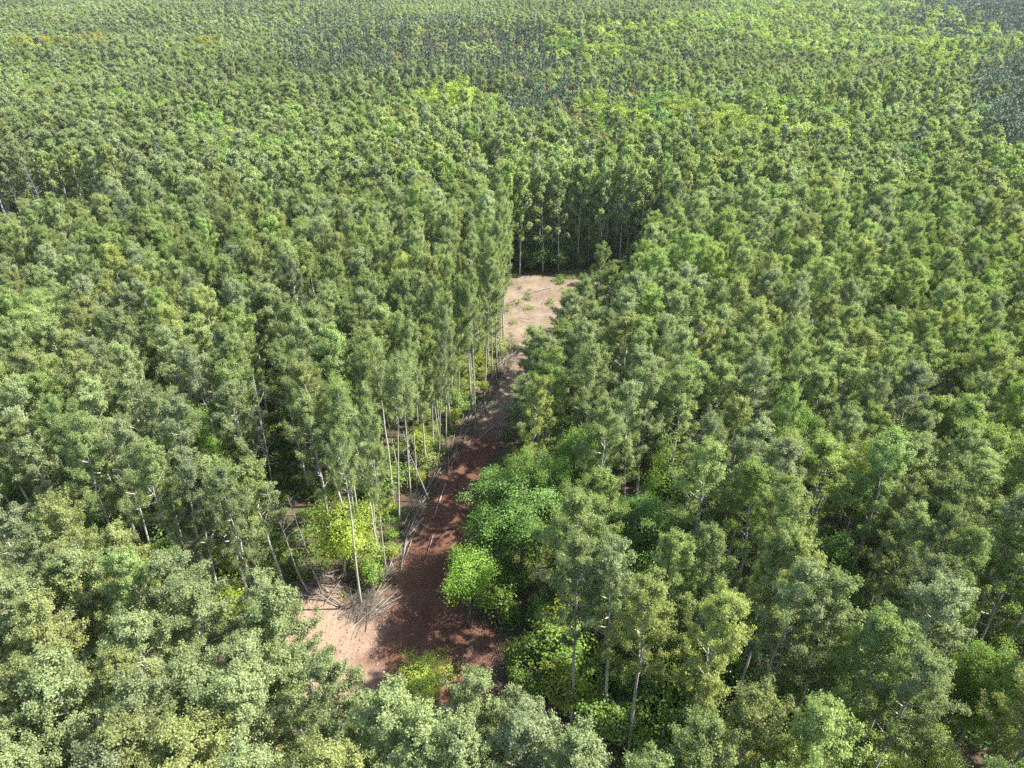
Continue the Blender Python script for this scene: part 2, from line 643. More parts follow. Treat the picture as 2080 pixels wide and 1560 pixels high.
for i in range(3):
    add_shape('young', 2, maple_shape(rng, 4.5, 1.4, 1500, 0.14, 1, 0.1), MM, 4.5, 1.35)
for l in (2, 1, 0):
    for i in range(3):
        add_shape('spruce', l, spruce_shape(rng, 15, 1.7, l), CM, 15, 1.7)
        add_shape('pine', l, spruce_shape(rng, 19, 3.2, l, 0.3, True), CM, 19, 3.2)

# ------------------------------------------------------------------ layout of the place
# centre lines and outlines on the ground, metres
GRAVEL = [(-110, 66), (-75, 57), (-48, 47.5), (-34, 41.5), (-19, 35.6), (-2, 30), (14, 24.5), (35, 16), (70, 4)]
ROAD = [(-7.5, 36), (-8.6, 44), (-8.2, 50), (-7.0, 56), (-5.7, 62), (-3.7, 69), (-1.4, 76), (0.6, 83), (2.2, 89.5)]
PAD = [(-22, 35.5), (-19.8, 41), (-20.2, 46.2), (-17.5, 47), (-14.5, 44.6), (-12.6, 44.2), (-11.3, 47), (-5, 47), (-2.9, 42.5), (-0.6, 40.8), (-0.8, 36.5), (-3.5, 33.2), (-12, 34.4), (-16, 34.5)]
CLEAR = [(-2.2, 92.5), (-1.9, 101), (-1.8, 110), (-1, 118), (3, 120.5), (8, 120), (15, 122.5), (22, 122), (27, 120), (28, 112), (23, 102), (16, 96), (10, 91), (5, 88), (0, 87)]
ALLEY = [(-19, 48), (-21.5, 53), (-24.5, 60), (-26.5, 67), (-28, 74)]


def polydist(line, x, y):
    best = 1e9
    for (x0, y0), (x1, y1) in zip(line[:-1], line[1:]):
        dx, dy = x1 - x0, y1 - y0
        t = max(0, min(1, ((x - x0) * dx + (y - y0) * dy) / (dx * dx + dy * dy)))
        best = min(best, math.hypot(x - x0 - dx * t, y - y0 - dy * t))
    return best


def inside(poly, x, y):
    r = False
    n = len(poly)
    for i in range(n):
        x0, y0 = poly[i]
        x1, y1 = poly[(i + 1) % n]
        if (y0 > y) != (y1 > y) and x < (x1 - x0) * (y - y0) / (y1 - y0) + x0:
            r = not r
    return r


def edge_out(poly, x, y, m):
    return inside(poly, x, y) or polydist(poly + poly[:1], x, y) < m


def open_ground(x, y, m=0.0, crown=0.0):
    """True where no tree may stand"""
    if y > 130: return False
    if polydist(GRAVEL, x, y) < 2.9 + m: return True
    if y > 34:
        rx = float(np.interp(y, [r[1] for r in ROAD], [r[0] for r in ROAD]))
        dd = x - rx
        if y < 97 and -(4.3 if y < 58 else 2.7) - m < dd < (3.7 if y < 56 else 2.5) + m: return True
    if edge_out(PAD, x, y, 0.3 + m): return True
    if edge_out(CLEAR, x, y, 0.2 + m): return True
    if polydist(ALLEY, x, y) < 1.9 + m: return True
    if m >= 0 and -22.5 < x < 2 and 32 < y < 37: return True      # the strip between gravel and yard
    return False


def ribbon_outline(line, wid):
    L, Rr = [], []
    for i, (x, y) in enumerate(line):
        x0, y0 = line[max(0, i - 1)]
        x1, y1 = line[min(len(line) - 1, i + 1)]
        d = math.hypot(x1 - x0, y1 - y0)
        nx, ny = -(y1 - y0) / d, (x1 - x0) / d
        ww = wid(i) if callable(wid) else wid
        L.append((x + nx * ww, y + ny * ww))
        Rr.append((x - nx * ww, y - ny * ww))
    return L + Rr[::-1]


def sheet(name, outline, z, mat, step=0.5, amp=0.28, relief=0.0):
    """a ground sheet with an uneven edge, filled by triangles"""
    import bmesh
    pts = []
    n = len(outline)
    for i in range(n):
        a, b = np.array(outline[i]), np.array(outline[(i + 1) % n])
        m = max(1, int(np.linalg.norm(b - a) / step))
        for k in range(m):
            pts.append(a + (b - a) * k / m)
    pts = np.array(pts)
    for _ in range(2):
        pts = (np.roll(pts, 1, 0) + pts * 2 + np.roll(pts, -1, 0)) / 4
    nz = rng.normal(0, amp, pts.shape)
    nz = (nz + np.roll(nz, 1, 0) + np.roll(nz, -1, 0)) / 1.8
    pts = pts + nz
    bm = bmesh.new()
    vs = [bm.verts.new((p[0], p[1], z)) for p in pts]
    for i in range(len(vs)):
        bm.edges.new((vs[i], vs[(i + 1) % len(vs)]))
    bmesh.ops.triangle_fill(bm, edges=bm.edges[:], use_beauty=True)
    for f in bm.faces:
        if f.normal.z < 0: f.normal_flip()
    me = bpy.data.meshes.new(name)
    bm.to_mesh(me)
    bm.free()
    me.materials.append(mat)
    o = mesh_obj(name, me)
    tag(o, kind='structure')
    return o


# forest floor: one sheet out to the horizon
xs = np.unique(np.concatenate([np.arange(-900, 901, 12.0), [-6000, -3500, -2000, -1300, 1300, 2000, 3500, 6000]]))
ys = np.unique(np.concatenate([np.arange(-60, 901, 12.0), [-2000, -600, -200, 1100, 1400, 2000, 3500, 6000]]))
X, Y = np.meshgrid(xs, ys)
Z = hill(X, Y)
fl = MB()
fl.v.append(np.stack([X.ravel(), Y.ravel(), Z.ravel()], 1))
fl.n = X.size
nx, ny = len(xs), len(ys)
ii, jj = np.meshgrid(np.arange(nx - 1), np.arange(ny - 1))
q = (jj * nx + ii).ravel()
fl.f4.append(np.stack([q, q + 1, q + nx + 1, q + nx], 1))
fl.m4.append(np.zeros(len(q)))
fl.t4.append(np.full(len(q), 0.5))
gme = fl.mesh('ground', [M_FLOOR])
gme.polygons.foreach_set('use_smooth', np.ones(len(gme.polygons), bool))
tag(mesh_obj('ground', gme), kind='structure')
sheet('clearing', CLEAR, 0.012, M_CLEAR, 0.6, 0.3)
sheet('dirt_yard', PAD, 0.020, M_ROAD, 0.35, 0.4)
sheet('dirt_road', ribbon_outline(ROAD, lambda i: 1.7 if i > 5 else 2.1 if i > 2 else 3.0), 0.028, M_ROAD, 0.5, 0.2)
sheet('gravel_road', ribbon_outline(GRAVEL, 2.5), 0.036, M_GRAVEL, 0.4, 0.5)

# ------------------------------------------------------------------ where each tree stands
GREYG = np.array([0.222, 0.262, 0.120])
OLIVE = np.array([0.186, 0.234, 0.057])
FRESH = np.array([0.160, 0.245, 0.048])
DEEP = np.array([0.090, 0.160, 0.034])
LIME = np.array([0.290, 0.350, 0.050])
YELL = np.array([0.48, 0.44, 0.045])
GOLD = np.array([0.52, 0.36, 0.05])
NEED = np.array([0.062, 0.098, 0.048])
BLUE = np.array([0.045, 0.088, 0.040])
BROWN = np.array([0.20, 0.135, 0.085])

T = []            # every tree: kind, x, y, h, r scale, colour
CELL = 4.0
GRID = {}


def near_ok(x, y, r):
    cx, cy = int(x // CELL), int(y // CELL)
    R_ = 3
    for i in range(cx - R_, cx + R_ + 1):
        for j in range(cy - R_, cy + R_ + 1):
            for (a, b, rr) in GRID.get((i, j), ()):
                if (a - x) ** 2 + (b - y) ** 2 < ((r + rr) * 0.5) ** 2:
                    return False
    return True


def put(kind, x, y, h, rs, col, sp, name=None, look=None):
    GRID.setdefault((int(x // CELL), int(y // CELL)), []).append((x, y, sp))
    T.append(dict(kind=kind, x=x, y=y, h=h, rs=rs, col=np.clip(col, 0.005, 0.9), name=name, look=look))


def vnoise(x, y, s, seed=0):
    return math.sin(x / s + 1.7 * seed + 1.3 * math.sin(y / s * 0.8 + seed)) * math.cos(y / s * 1.1 - 2.1 * seed + math.sin(x / s * 0.7))


def aspen_color(x, y):
    a = 0.5 + 0.35 * vnoise(x, y, 16, 1) + random.gauss(0, 0.28)
    a = min(max(a, 0), 1)
    # grey-green woods to the west, more olive to the east
    a = min(1, max(0, a + 0.25 * math.tanh(x / 40)))
    if y < 42 and x < 4: a *= 0.35
    col = GREYG * (1 - a) + OLIVE * a
    if y < 42 and x < 4: col = col * [1.07, 1.05, 1.12]
    u = random.random()
    if u < (0.04 if y < 42 and x < 0 else 0.13): col = col * 0.55 + FRESH * 0.45
    elif u < 0.24: col = col * 0.5 + np.array([0.26, 0.26, 0.07]) * 0.5
    elif u < 0.36: col = col * 0.4 + np.array([0.20, 0.225, 0.14]) * 0.6
    return col * (1 + random.gauss(0, 0.14) + (0.13 if y < 120 else 0.20) * vnoise(x, y, 40, 3))


# landmark trees, read from the photo: kind, base x, base y, height, crown radius, colour, look
LAND = [
    ('maple', 0.9, 46.4, 15.0, 5.0, (0.150, 0.250, 0.060), 'great deep green maple spreading over the right edge of the dirt road'),
    ('maple', 9.9, 44.5, 15.0, 4.2, (0.110, 0.190, 0.040), 'wide dark green maple just right of the great maple by the road'),
    ('small', -3.6, 41.6, 10.5, 2.55, (0.200, 0.320, 0.050), 'bright green maple standing at the right mouth of the dirt road'),
    ('small', -15.2, 46.8, 10.8, 2.9, (0.300, 0.370, 0.062), 'yellow-green maple over the brush left of the dirt road'),
    ('small', -6.7, 34.2, 5.2, 2.3, (0.310, 0.370, 0.065), 'yellow-green maple at the bottom edge of the dirt yard'),
]
for k, x, y, h, r, cc, lk in LAND:
    put(k, x, y, h, r, np.array(cc), 3.4 if k == 'small' else 7, 'maple_tree', lk)

EXTRA_MAPLES = [  # crown-top pixel, height, radius, colour
    (375, 800, 16, 3.6, FRESH), (1795, 868, 16, 3.0, LIME * 0.75), (2060, 1290, 14, 3.2, FRESH), (1740, 1215, 12, 3.0, FRESH), (1440, 1115, 13, 3.0, FRESH),
    (1700, 1060, 13, 3.4, DEEP * 1.3), (445, 905, 15, 2.8, FRESH), (1310, 1150, 10, 2.6, FRESH), (1900, 1500, 9, 3.2, OLIVE * 1.1), (1620, 1490, 8, 2.4, LIME * 0.7),
    (990, 1000, 11, 2.4, DEEP * 1.2), (1090, 900, 15, 3.2, FRESH), (1380, 880, 14, 2.6, FRESH), (1180, 820, 16, 2.6, FRESH), (1620, 790, 16, 3.0, FRESH), (260, 1525, 7, 2.4, LIME * 0.8),
    (1360, 185, 14, 6, LIME * 0.7), (950, 165, 14, 6, LIME * 0.8), (890, 178, 14, 5.5, LIME * 0.75), (1205, 60, 14, 9, LIME * 0.8), (1405, 195, 14, 6, LIME * 0.8), (1480, 218, 14, 6, LIME * 0.8),
    (1540, 215, 14, 6.5, LIME * 0.65), (1440, 218, 14, 5, LIME * 0.65), (1705, 185, 14, 5, LIME * 0.7), (1825, 190, 14, 5, LIME * 0.7), (2030, 252, 13, 6, LIME * 0.9), (1690, 28, 14, 10, LIME * 0.8),
    (1640, 35, 14, 10, LIME * 0.7), (1595, 60, 14, 9, LIME * 0.8), (1820, 55, 14, 8, LIME * 0.6), (1930, 100, 14, 7, LIME * 0.6), (1620, 160, 15, 6, FRESH), (540, 240, 14, 6, DEEP * 1.5), (2010, 180, 14, 5, DEEP * 1.5),
    (455, 155, 14, 6, FRESH), (580, 180, 14, 6, DEEP * 1.6), (400, 190, 14, 6, FRESH * 1.2),
]
for px, py, h, r, cc in EXTRA_MAPLES:
    if py < 300: h = random.uniform(18.5, 20.5)
    x, y = unproject(px, py, h)
    for _ in range(2):
        x, y = unproject(px, py, h + float(hill(x, y)))
    put('maple' if r > 2.9 else 'small', x, y, h, r, cc, 3.6 if r < 3 else r * 1.35, 'maple_tree')

# aspens along the left edge of the road, their feet in sight (base pixels)
for px, py, h in [(701, 1194, 17), (735, 1236, 19), (744, 1229, 18), (758, 1186, 19), (787, 1180, 20), (765, 1105, 19), (812, 1075, 18.5), (838, 1045, 20), (847, 1000, 19), (855, 985, 20), (868, 972, 19.5), (832, 960, 20),
                  (906, 905, 20), (918, 880, 20), (935, 868, 19), (966, 862, 20.5), (958, 835, 19), (985, 800, 20), (1000, 782, 21), (992, 765, 20), (975, 750, 19), (1018, 722, 20), (1022, 690, 20.5), (1012, 660, 20), (1024, 640, 20), (1008, 620, 20),
                  (1022, 598, 20), (1012, 580, 19), (880, 900, 18), (800, 1030, 19)]:
    x, y = unproject(px, py)
    if near_ok(x, y, 1.3):
        put('aspen', x, y, h + random.gauss(0, 0.5), random.uniform(0.62, 0.9), OLIVE * 0.4 + GREYG * 0.6, 1.9, look='edge')
for k in range(70):
    y = random.uniform(45.5, 96)
    x = float(np.interp(y, [r[1] for r in ROAD], [r[0] for r in ROAD])) - random.uniform(3.0 if y > 60 else 4.0, 8.0)
    if near_ok(x, y, 1.1) and not open_ground(x, y, -0.9):
        put('aspen', x, y, random.gauss(18.5, 1), random.uniform(0.55, 0.8), aspen_color(x, y), 1.5, look='edge')
# back wall of the far clearing
for k in range(38):
    x = -3 + k * 0.9 + random.gauss(0, 0.3)
    y = (119.5 if x < 2 else 124.8) + random.gauss(0, 1.1) + (0 if x < 20 else (x - 20) * -0.06)
    if near_ok(x, y, 1.0):
        put('aspen', x, y, random.gauss(20, 0.7), random.uniform(0.8, 1.05), aspen_color(x, y), 1.4, look='wall')

OPENV = [(1060, 620), (1100, 600), (1125, 585), (1080, 650), (1050, 690), (1030, 735), (1020, 770), (1005, 815), (960, 880), (930, 945), (912, 980), (890, 1015), (875, 1080), (860, 1150), (840, 1250),
         (700, 1290), (650, 1240), (640, 1310), (900, 1300), (945, 1310), (640, 1350), (1150, 560)]
GRAVV = [(560, 1398), (570, 1432), (716, 1482), (722, 1445), (980, 1530)]
MAPV = [(1035, 1000), (1100, 1050), (960, 1060), (1040, 1080), (940, 1180), (910, 1150), (935, 1235), (680, 1050), (740, 1115), (700, 1090), (850, 1370), (815, 1372), (885, 1385), (595, 960), (575, 900), (610, 1040), (618, 1110), (1290, 1020),
        (1180, 1340), (1300, 1400), (1120, 1300), (1350, 1450), (440, 1140), (375, 820)]


def blocks(x, y, h, R, lst):
    zc, a = h * 0.74, h * 0.27
    px, py, dep = project(x, y, zc)
    rx, ry = F * R / dep, F * (a * 0.86 + R * 0.3) / dep
    return any(((px - u) / rx) ** 2 + ((py - v) / ry) ** 2 < 1 for u, v in lst)


TOPS = [  # aspen crown tops read from the photo
    (45, 1142), (88, 1100), (135, 1100), (185, 1102), (253, 1078), (310, 1108), (357, 1135), (375, 1152), (20, 1208), (88, 1175), (175, 1195), (285, 1220), (275, 1175), (350, 1195), (420, 1178), (88, 1288),
    (150, 1320), (200, 1228), (382, 1282), (295, 1300), (345, 1290), (438, 1303), (425, 1375), (385, 1392), (262, 1420), (62, 1362), (8, 1385), (370, 1452), (475, 1470), (180, 1400), (162, 1487), (58, 1475),
    (140, 1527), (488, 1365), (561, 1205), (538, 1312), (659, 1335), (745, 1329), (967, 1335), (1011, 1364), (1051, 1390), (581, 1352), (840, 1398), (783, 1436), (561, 1445), (667, 1485), (869, 1465), (497, 1370),
    (540, 1180), (560, 1268), (1124, 1356), (1054, 1440), (1188, 1457), (1235, 1461), (1276, 1504), (1034, 1097), (1094, 1121), (1188, 1077), (1215, 1074), (1272, 1087), (1377, 1064), (1336, 1124), (1158, 1141),
    (1222, 1168), (1168, 1185), (1293, 1205), (1357, 1201), (1400, 1242), (1448, 1228), (1478, 1164), (1468, 1084), (1535, 1107), (1586, 1070), (1592, 1131), (1538, 1262), (1518, 1201), (1623, 1228), (1545, 1390),
    (1589, 1376), (1785, 1185), (1820, 1200), (1985, 1175), (1735, 1305), (1672, 1335), (1860, 1290), (1905, 1288), (1715, 1325), (1885, 1370), (1960, 1378), (2035, 1388), (1997, 1320), (1797, 1402), (1710, 1253),
    (1872, 948), (1835, 1012), (1947, 1017), (1785, 1010), (1597, 1067), (1735, 912), (1972, 850), (1647, 940), (2022, 1062), (1922, 1085), (1110, 668), (1155, 572), (1100, 660), (1210, 612), (1260, 545), (1190, 640), (1220, 480),
    (670, 890), (740, 860), (700, 930), (640, 905), (770, 880), (560, 950), (500, 960), (440, 930), (350, 930), (280, 960), (180, 950), (90, 960), (20, 930), (60, 860), (120, 830), (200, 830), (270, 850), (550, 1050), (590, 1085), (470, 1010),
]
for i, (px, py) in enumerate(TOPS):
    h = random.gauss(19, 0.6)
    if 1090 < px < 1230 and py < 700: h = 16.5
    x, y = unproject(px, py, h + 0.6)
    big = 1.28 if py > 1090 and px < 640 else 1.12 if py > 1120 else 1.0
    if near_ok(x, y, 1.6) and not open_ground(x, y, -0.6) and not blocks(x, y, h, 1.3, OPENV):
        put('aspen', x, y, h, random.uniform(0.85, 1.02) * big, aspen_color(x, y), 2.5)

ZONES = [  # ellipse in the photo, chance, kind
    (1700, 45, 330, 62, 0.75, 'maple'), (1480, 212, 290, 42, 0.5, 'maple'), (1230, 75, 140, 38, 0.45, 'maple'), (920, 178, 110, 28, 0.45, 'maple'), (1930, 90, 150, 40, 0.4, 'maple'),
    (110, 75, 115, 15, 0.75, 'gold'), (425, 72, 32, 7, 0.9, 'gold'), (160, 36, 26, 6, 0.8, 'gold'),
    (1985, 25, 135, 36, 0.8, 'pine'), (1985, 30, 170, 55, 0.4, 'pine'), (2075, 175, 62, 78, 0.8, 'pine'), (2060, 175, 90, 95, 0.4, 'pine'), (1090, 185, 90, 42, 0.22, 'pine'),
    (870, 95, 330, 62, 0.65, 'spruce'), (1180, 215, 190, 60, 0.25, 'spruce'), (600, 30, 200, 36, 0.3, 'spruce'), (1240, 130, 220, 60, 0.18, 'spruce'), (1890, 160, 150, 45, 0.25, 'spruce'),
    (960, 110, 300, 66, 0.10, 'brown'), (1230, 215, 200, 60, 0.10, 'brown'),
]


def choose(x, y):
    px, py, _ = project(x, y, 18 + float(hill(x, y)))
    px += 18 * vnoise(x, y, 14, 5)
    for cx, cy, rx, ry, pr, kd in ZONES:
        if ((px - cx) / rx) ** 2 + ((py - cy) / ry) ** 2 < 1 and random.random() < pr:
            return kd
    u = random.random()
    far = y > 60
    if u < (0.05 if far else 0.03): return 'maple2'
    if u < 0.062 and y > 140: return 'spruce'
    return 'aspen'


def wanted(x, y):
    """the part of the wood the photo, or a view one step aside, can show"""
    if y < 6 or y > 760: return False
    return abs(x) < 0.80 * (y * CP + 17) + 12


def fill(n, y0, y1, sp_k, only=None):
    got = 0
    for _ in range(n):
        y = y0 + (y1 - y0) * math.sqrt(random.uniform((y0 / y1) ** 2 if y0 > 0 else 0, 1)) if y0 <= 0 else math.sqrt(random.uniform(y0 ** 2, y1 ** 2))
        x = random.uniform(-1, 1) * (0.80 * (y * CP + 17) + 12)
        if not wanted(x, y): continue
        if y < 130 and open_ground(x, y): continue
        hgt = 1.0
        if -130 < x < -66 and 108 < y < 139:            # the dark opening at the photo's left edge
            continue
        kd = choose(x, y)
        if only and kd not in only: continue
        sp = (2.9 if y > 40 else 3.0) * sp_k
        if kd in ('maple', 'maple2', 'gold'): sp = (5.6 if y < 200 else 6.4) * sp_k
        if kd == 'spruce': sp = 2.8 * sp_k
        if only and kd in ('maple', 'gold'): sp *= 1.25
        if not near_ok(x, y, sp): continue
        if kd == 'aspen':
            h = 18.6 + (1.2 if y < 150 else 1.9) * vnoise(x, y, 23, 2) + random.gauss(0, 0.8)
            if 60 < y < 97 and 0 < x - float(np.interp(y, [r[1] for r in ROAD], [r[0] for r in ROAD])) < 14:
                h -= 4.5
            if y < 125 and blocks(x, y, h, 2.2, OPENV + MAPV): continue
            put('aspen', x, y, h, random.uniform(0.85, 1.2) if y < 110 else random.uniform(0.95, 1.4) if y < 300 else random.uniform(1.0, 1.65), aspen_color(x, y), sp)
        elif kd in ('maple', 'maple2'):
            if y < 125 and blocks(x, y, 15, 4, OPENV + MAPV): continue
            if kd == 'maple2' and y < 110 and random.random() < 0.5:
                put('small', x, y, random.uniform(9, 14), random.uniform(2.2, 2.9), FRESH * random.uniform(0.8, 1.2), 3.4, 'maple_tree')
                continue
            u = random.random()
            col = (LIME * 0.65 + FRESH * 0.35) if u < 0.6 else FRESH if u < 0.85 else DEEP * 1.35
            if kd == 'maple2' and u < 0.55: col = FRESH
            put('maple', x, y, random.uniform(12.5, 16.5) if y < 110 else random.uniform(18.5, 21.5), random.uniform(3.0, 4.8) if y < 140 else random.uniform(3.8, 5) if not only else random.uniform(5.0, 7.5), col * random.uniform(0.8, 1.15), sp, 'maple_tree')
        elif kd == 'gold':
            put('maple', x, y, random.uniform(19, 21.5), random.uniform(4.5, 7), (GOLD * 0.3 + YELL * 0.3 if random.random() < 0.25 else YELL * 0.3 + LIME * 0.4) * random.uniform(0.7, 0.95), sp, 'maple_tree')
        elif kd == 'brown':
            put('maple', x, y, random.uniform(17, 20), random.uniform(2.4, 3.4), BROWN * random.uniform(0.8, 1.2), 3.6, 'maple_tree')
        elif kd == 'spruce':
            if y < 125 and blocks(x, y, 17, 2, OPENV + MAPV): continue
            put('spruce', x, y, random.uniform(17, 23), random.uniform(0.8, 1.25), NEED * random.uniform(0.8, 1.3), sp, 'spruce_tree')
        else:
            put('pine', x, y, random.uniform(17, 22), random.uniform(0.9, 1.2), BLUE * random.uniform(0.8, 1.25), sp * 1.3, 'pine_tree')
        got += 1
    return got


fill(9000, 130, 420, 1.0, ('maple', 'gold', 'pine', 'brown'))
fill(14000, 420, 755, 1.15, ('maple', 'gold', 'pine', 'brown'))
fill(26000, 6, 130, 1.0)
fill(90000, 130, 420, 1.05)
fill(120000, 420, 755, 1.25)
print('trees', len(T))

T = [t for t in T if t.get('look') or not (36 < t['y'] < 95 and -2.0 < t['x'] - np.interp(t['y'], [r[1] for r in ROAD], [r[0] for r in ROAD]) < 2.2)]
T = [t for t in T if t.get('look') != 'edge' or t['x'] - np.interp(t['y'], [r[1] for r in ROAD], [r[0] for r in ROAD]) < -1.8]
# ------------------------------------------------------------------ individuals and far woods
for t in T:
    t['z'] = float(hill(t['x'], t['y']))
    px, py, dep = project(t['x'], t['y'], t['z'] + t['h'])
    wpx = F / dep * {'aspen': 2.3 * t['rs'], 'maple': t['rs'], 'small': t['rs'], 'spruce': 1.7, 'pine': 3}[t['kind']]
    t['px'], t['py'], t['dep'], t['wpx'] = px, py, dep, wpx
    vis = -wpx * 0.6 < px < 2080 + wpx * 0.6 and -10 < py < 1560 + wpx * 0.3
    t['score'] = wpx * (t['h'] ** 0.3) if vis else -1


def lod_of(t):
    return 2 if t['dep'] < 115 else 1 if t['dep'] < 290 else 0


USED = set()


def place_words(px, py):
    a = min(99.5, max(0.5, px / 20.8))
    b = min(99.5, max(0.5, py / 15.6))
    return a, b


def colour_words(c):
    r, g, b = c
    if r > 0.29: return 'yellow' if r > g * 0.93 else 'yellow-green'
    if r > g: return 'russet'
    if b > 0.082: return 'grey-green'
    if g > 0.25 and r < g * 0.85: return 'bright green'
    if g < 0.13: return 'dark green'
    if r > g * 0.76: return 'olive'
    return 'green'


def where(t):
    x, y = t['x'], t['y']
    if y > 150: return 'in the far woods'
    if t.get('look') == 'edge': return 'lining the dirt road'
    if t.get('look') == 'wall': return 'behind the sandy clearing'
    gy = np.interp(x, [g[0] for g in GRAVEL], [g[1] for g in GRAVEL])
    if y < gy: return 'below the gravel road'
    if y > 124: return 'beyond the sandy clearing'
    rx = np.interp(y, [r[1] for r in ROAD], [r[0] for r in ROAD])
    return 'left of the dirt road' if x < rx else 'right of the dirt road'


def label_for(t, noun, size):
    a, b = place_words(t['px'], t['py'])
    for d in (0, 1, 2):
        s = f"{size}{colour_words(t['col'])} {noun} {where(t)}, top {a:.{d}f} percent across, {b:.{d}f} down"
        if len(s.split()) > 16: s = s.replace('top ', '').replace('percent across', 'percent across')
        if s not in USED:
            break
    USED.add(s)
    return s


GROUPS = {'aspen': 'aspens of the surrounding forest', 'maple': 'maples scattered through the forest', 'small': 'maples scattered through the forest', 'spruce': 'spruces in the far woods', 'pine': 'pines at the edge of the far woods'}
CATS = {'aspen': 'aspen', 'maple': 'maple', 'small': 'maple', 'spruce': 'spruce', 'pine': 'pine'}


def instance_thing(t, name, label, cat, group):
    lod = lod_of(t)
    kd = t['kind']
    sh = SH.get((kd, lod)) or SH[(kd, 2)]
    if t.get('look') in ('edge', 'wall'): sh = SH[('tallaspen', 2)]
    s = sh[t.get('var', random.randrange(len(sh))) % len(sh)]
    sz = t['h'] / s['H']
    sx = t['rs'] if kd in ('aspen', 'spruce', 'pine') else t['rs'] / s['R']
    rz = random.uniform(0, 6.283)
    col = [float(v) for v in t['col']]
    if s['tr'] is not None:
        e = bpy.data.objects.new(name, None)
        e.empty_display_size = 0.5
        COL.objects.link(e)
        a = mesh_obj('trunk', s['tr'], e)
        b = mesh_obj('crown', s['cr'], e)
        b['leaf_color'] = col
        a['leaf_color'] = col
    else:
        e = mesh_obj(name, s['al'])
        e['leaf_color'] = col
    e.location = (t['x'], t['y'], t['z'] - 0.05)
    lean = 0.035 if kd == 'aspen' else 0.015
    e.rotation_euler = (random.gauss(0, lean), random.gauss(0, lean), rz)
    e.scale = (sx, sx, sz)
    tag(e, label, cat, group)
    return e


rest = {}
for kinds, cap in ((('aspen',), 300), (('maple', 'small'), 300), (('spruce',), 300), (('pine',), 300)):
    lst = sorted([t for t in T if t['kind'] in kinds], key=lambda t: -t['score'])
    chosen = [t for t in lst[:cap] if t['score'] > 0]
    ids = set(id(t) for t in chosen)
    rest[kinds[0]] = [t for t in lst if id(t) not in ids]
    for t in chosen:
        kd = t['kind']
        size = ''
        if kd == 'aspen':
            size = 'tall ' if t['h'] > 19.8 else 'slim ' if t['rs'] < 0.95 else 'broad ' if t['rs'] > 1.2 else ''
        elif kd == 'small': size = 'small '
        if t.get('look') and t['kind'] != 'aspen':
            lb = t['look']
        else:
            lb = label_for(t, CATS[kd], size)
        instance_thing(t, {'aspen': 'aspen_tree', 'maple': 'maple_tree', 'small': 'maple_tree', 'spruce': 'spruce_tree', 'pine': 'pine_tree'}[kd], lb, CATS[kd], GROUPS[kd])


def scatter_tree():
    """geometry nodes: put a picked shape of the collection on every point"""
    ng = bpy.data.node_groups.new('scatter_on_points', 'GeometryNodeTree')
    ng.interface.new_socket('Geometry', in_out='INPUT', socket_type='NodeSocketGeometry')
    ng.interface.new_socket('Shapes', in_out='INPUT', socket_type='NodeSocketCollection')
    ng.interface.new_socket('Geometry', in_out='OUTPUT', socket_type='NodeSocketGeometry')
    gi = ng.nodes.new('NodeGroupInput')
    go = ng.nodes.new('NodeGroupOutput')
    iop = ng.nodes.new('GeometryNodeInstanceOnPoints')
    ci = ng.nodes.new('GeometryNodeCollectionInfo')
    ci.inputs['Separate Children'].default_value = True
    ci.inputs['Reset Children'].default_value = True
    ng.links.new(gi.outputs[0], iop.inputs['Points'])
    ng.links.new(gi.outputs[1], ci.inputs['Collection'])
    ng.links.new(ci.outputs[0], iop.inputs['Instance'])
    iop.inputs['Pick Instance'].default_value = True

    def named(nm, dt):
        n = ng.nodes.new('GeometryNodeInputNamedAttribute')
        n.data_type = dt
        n.inputs[0].default_value = nm
        return n.outputs[0]
    ng.links.new(named('pick', 'INT'), iop.inputs['Instance Index'])
    ng.links.new(named('turn', 'FLOAT_VECTOR'), iop.inputs['Rotation'])
    ng.links.new(named('size', 'FLOAT_VECTOR'), iop.inputs['Scale'])
    ng.links.new(iop.outputs[0], go.inputs[0])
    return ng


NG = scatter_tree()


def scatter(name, shapes, pts, pick, turn, size, col, label, cat):
    coll = bpy.data.collections.new(name + '_shapes')
    for i, me in enumerate(shapes):
        o = bpy.data.objects.new('%s_shape_%03d' % (name, i), me)
        coll.objects.link(o)
    me = bpy.data.meshes.new(name)
    me.vertices.add(len(pts))
    me.vertices.foreach_set('co', np.asarray(pts, np.float32).ravel())
    for nm, dt, arr in (('pick', 'INT', pick), ('turn', 'FLOAT_VECTOR', turn), ('size', 'FLOAT_VECTOR', size), ('leaf_color', 'FLOAT_VECTOR', col)):
        a = me.attributes.new(nm, dt, 'POINT')
        if dt == 'INT':
            a.data.foreach_set('value', np.asarray(arr, np.int32))
        else:
            a.data.foreach_set('vector', np.asarray(arr, np.float32).ravel())
    o = mesh_obj(name, me)
    md = o.modifiers.new('scatter', 'NODES')
    md.node_group = NG
    sid = [it.identifier for it in NG.interface.items_tree if it.name == 'Shapes'][0]
    md[sid] = coll
    tag(o, label, cat, kind='stuff')
    return o


